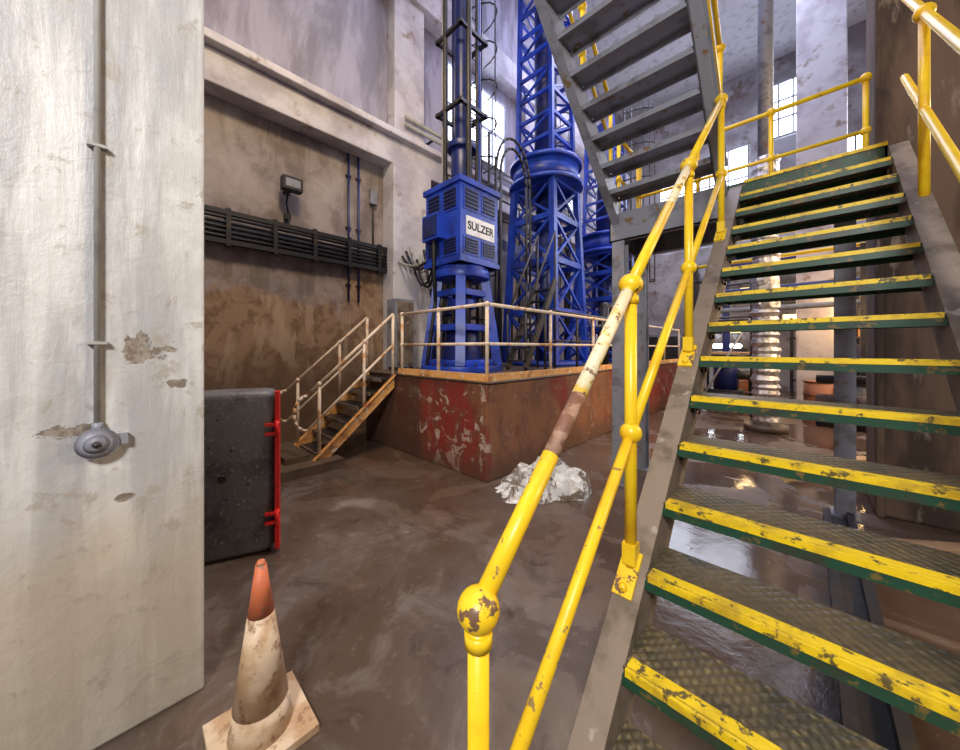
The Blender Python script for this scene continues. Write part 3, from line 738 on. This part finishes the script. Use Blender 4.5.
for x in (.35,3.3):
    b.box((x-.04,7.0,0),(x+.04,7.1,1.5),DARK); b.box((x-.04,7.95,0),(x+.04,8.05,1.5),DARK)
    for z in (.3,.6,1.0,1.25): b.box((x-.04,7.0,z),(x+.04,8.0,z+.04),DARK)
b.done()
def lamp(x,y,z,mt,sz=.25):
    b=MB('work_lamp'); b.box((x-sz,y,z-sz*.6),(x+sz,y+.12,z+sz*.6),DARK); b.box((x-sz*.9,y-.01,z-sz*.5),(x+sz*.9,y,z+sz*.5),mt)
    b.box((x-.03,y+.12,z-.05),(x+.03,y+.26,z+.05),DARK); b.done()
for (u,v,m_,s) in ((765,160,LAMPW,.25),):
    x,y,z=P3(u,v,16.7); lamp(x,y,z,m_,s)
for (u,v,m_,s) in ((792,318,LAMPY,.26),(736,330,LAMPY,.2),(835,300,LAMPY,.2),(745,290,LAMPY,.16)):
    x,y,z=P3(u,v,16.7); lamp(x,y,z,m_,s)
b=MB('fluorescent_tube')
x0,_,z=P3(708,346,16.5); x1,_,_=P3(742,348,16.5)
b.cyl((x0,16.6,z),(x1,16.6,z),.06,LAMPW); b.box((x0-.1,16.68,z-.1),(x1+.1,16.74,z+.1),CONDM)
for x in (x0,x1): b.box((x-.04,16.55,z-.08),(x+.04,16.99,z+.08),CONDM)
b.done()
b=MB('timber_plank_stack')
for k,(x,y,a,l) in enumerate(((.3,6.3,.3,1.5),(.5,6.4,-.2,1.3),(.2,6.3,.9,1.2))):
    d=Vector((M.cos(a),M.sin(a),0))*l/2; c=Vector((x,y,.03+.055*k)); b.beam(c-d,c+d,.14,.05,WOOD)
b.done()
b=MB('timber_plank'); b.beam((.42,4.2,.025),(1.2,4.75,.025),.14,.05,WOOD); b.done()
b=MB('floor_channel')
b.box((.10,1.9,0),(.15,4.6,.09),DARK); b.box((.25,1.9,0),(.30,4.6,.09),DARK); b.box((.15,1.9,0),(.25,4.6,.02),DARK); b.done()

# ---------------- lights ----------------
def area(name,loc,rot,size,power,col,sy=None):
    l=bpy.data.lights.new(name,'AREA'); l.energy=power; l.color=col; l.size=size
    if sy: l.shape='RECTANGLE'; l.size_y=sy
    o=bpy.data.objects.new(name,l); o.location=loc; o.rotation_euler=rot; scene.collection.objects.link(o); return o
def aim(o,t):
    o.rotation_euler=(Vector(t)-o.location).to_track_quat('-Z','Y').to_euler()
k=area('key_light',(1.2,-2.2,4.2),(0,0,0),.8,270,(1,.97,.93)); aim(k,(-2.2,1.2,1.2))
k=area('warm_wall_fill',(-2.4,1.2,7.6),(0,0,0),1.0,230,(1,.78,.50)); aim(k,(-5.2,3.0,1.2))  # added warm fill, no fixture, lifts the dark left wall and plinth
area('ceiling_fill',(-1.5,3,ZC-.1),(0,0,0),4,300,(.88,.88,1))  # unseen fill panels added under the ceiling to raise the ambient level
area('ceiling_fill',(-2,11,ZC-.1),(0,0,0),5,480,(.74,.78,1))
k=area('back_daylight',(3.5,14,7.5),(0,0,0),3,450,(.9,.93,1)); aim(k,(-1,8,0))
k=area('warm_plinth_fill',(3.8,6.5,4.2),(0,0,0),1.4,360,(1,.72,.42)); aim(k,(-2.7,5.0,.6))  # added warm fill aimed at the plinth's right face, no real source
k=area('upper_blue_fill',(-2.5,8,10.5),(0,0,0),4,200,(.6,.6,1)); aim(k,(XL,6,6))
for (x,y,z,e,c) in ((1.2,12.7,2.6,150,(1,.6,.25)),(-1.3,13.4,2.8,110,(1,.66,.32)),(1.6,9.5,2.8,110,(1,.65,.35))):
    l=bpy.data.lights.new('sodium_lamp_light','POINT'); l.energy=e; l.color=c; l.shadow_soft_size=.2
    o=bpy.data.objects.new('sodium_lamp_light',l); o.location=(x,y,z); scene.collection.objects.link(o)
w=bpy.data.worlds.new('World'); scene.world=w; w.use_nodes=True
w.node_tree.nodes['Background'].inputs[0].default_value=(.6,.7,.9,1); w.node_tree.nodes['Background'].inputs[1].default_value=.5

# ---------------- camera ----------------
cam=bpy.data.cameras.new('camera'); co=bpy.data.objects.new('camera',cam); scene.collection.objects.link(co)
co.location=(0,0,H); co.rotation_euler=(math.pi/2,0,math.radians(44)); cam.sensor_width=36; cam.lens=36*340/960
cam.shift_y=-27/960; cam.clip_start=.05
scene.camera=co
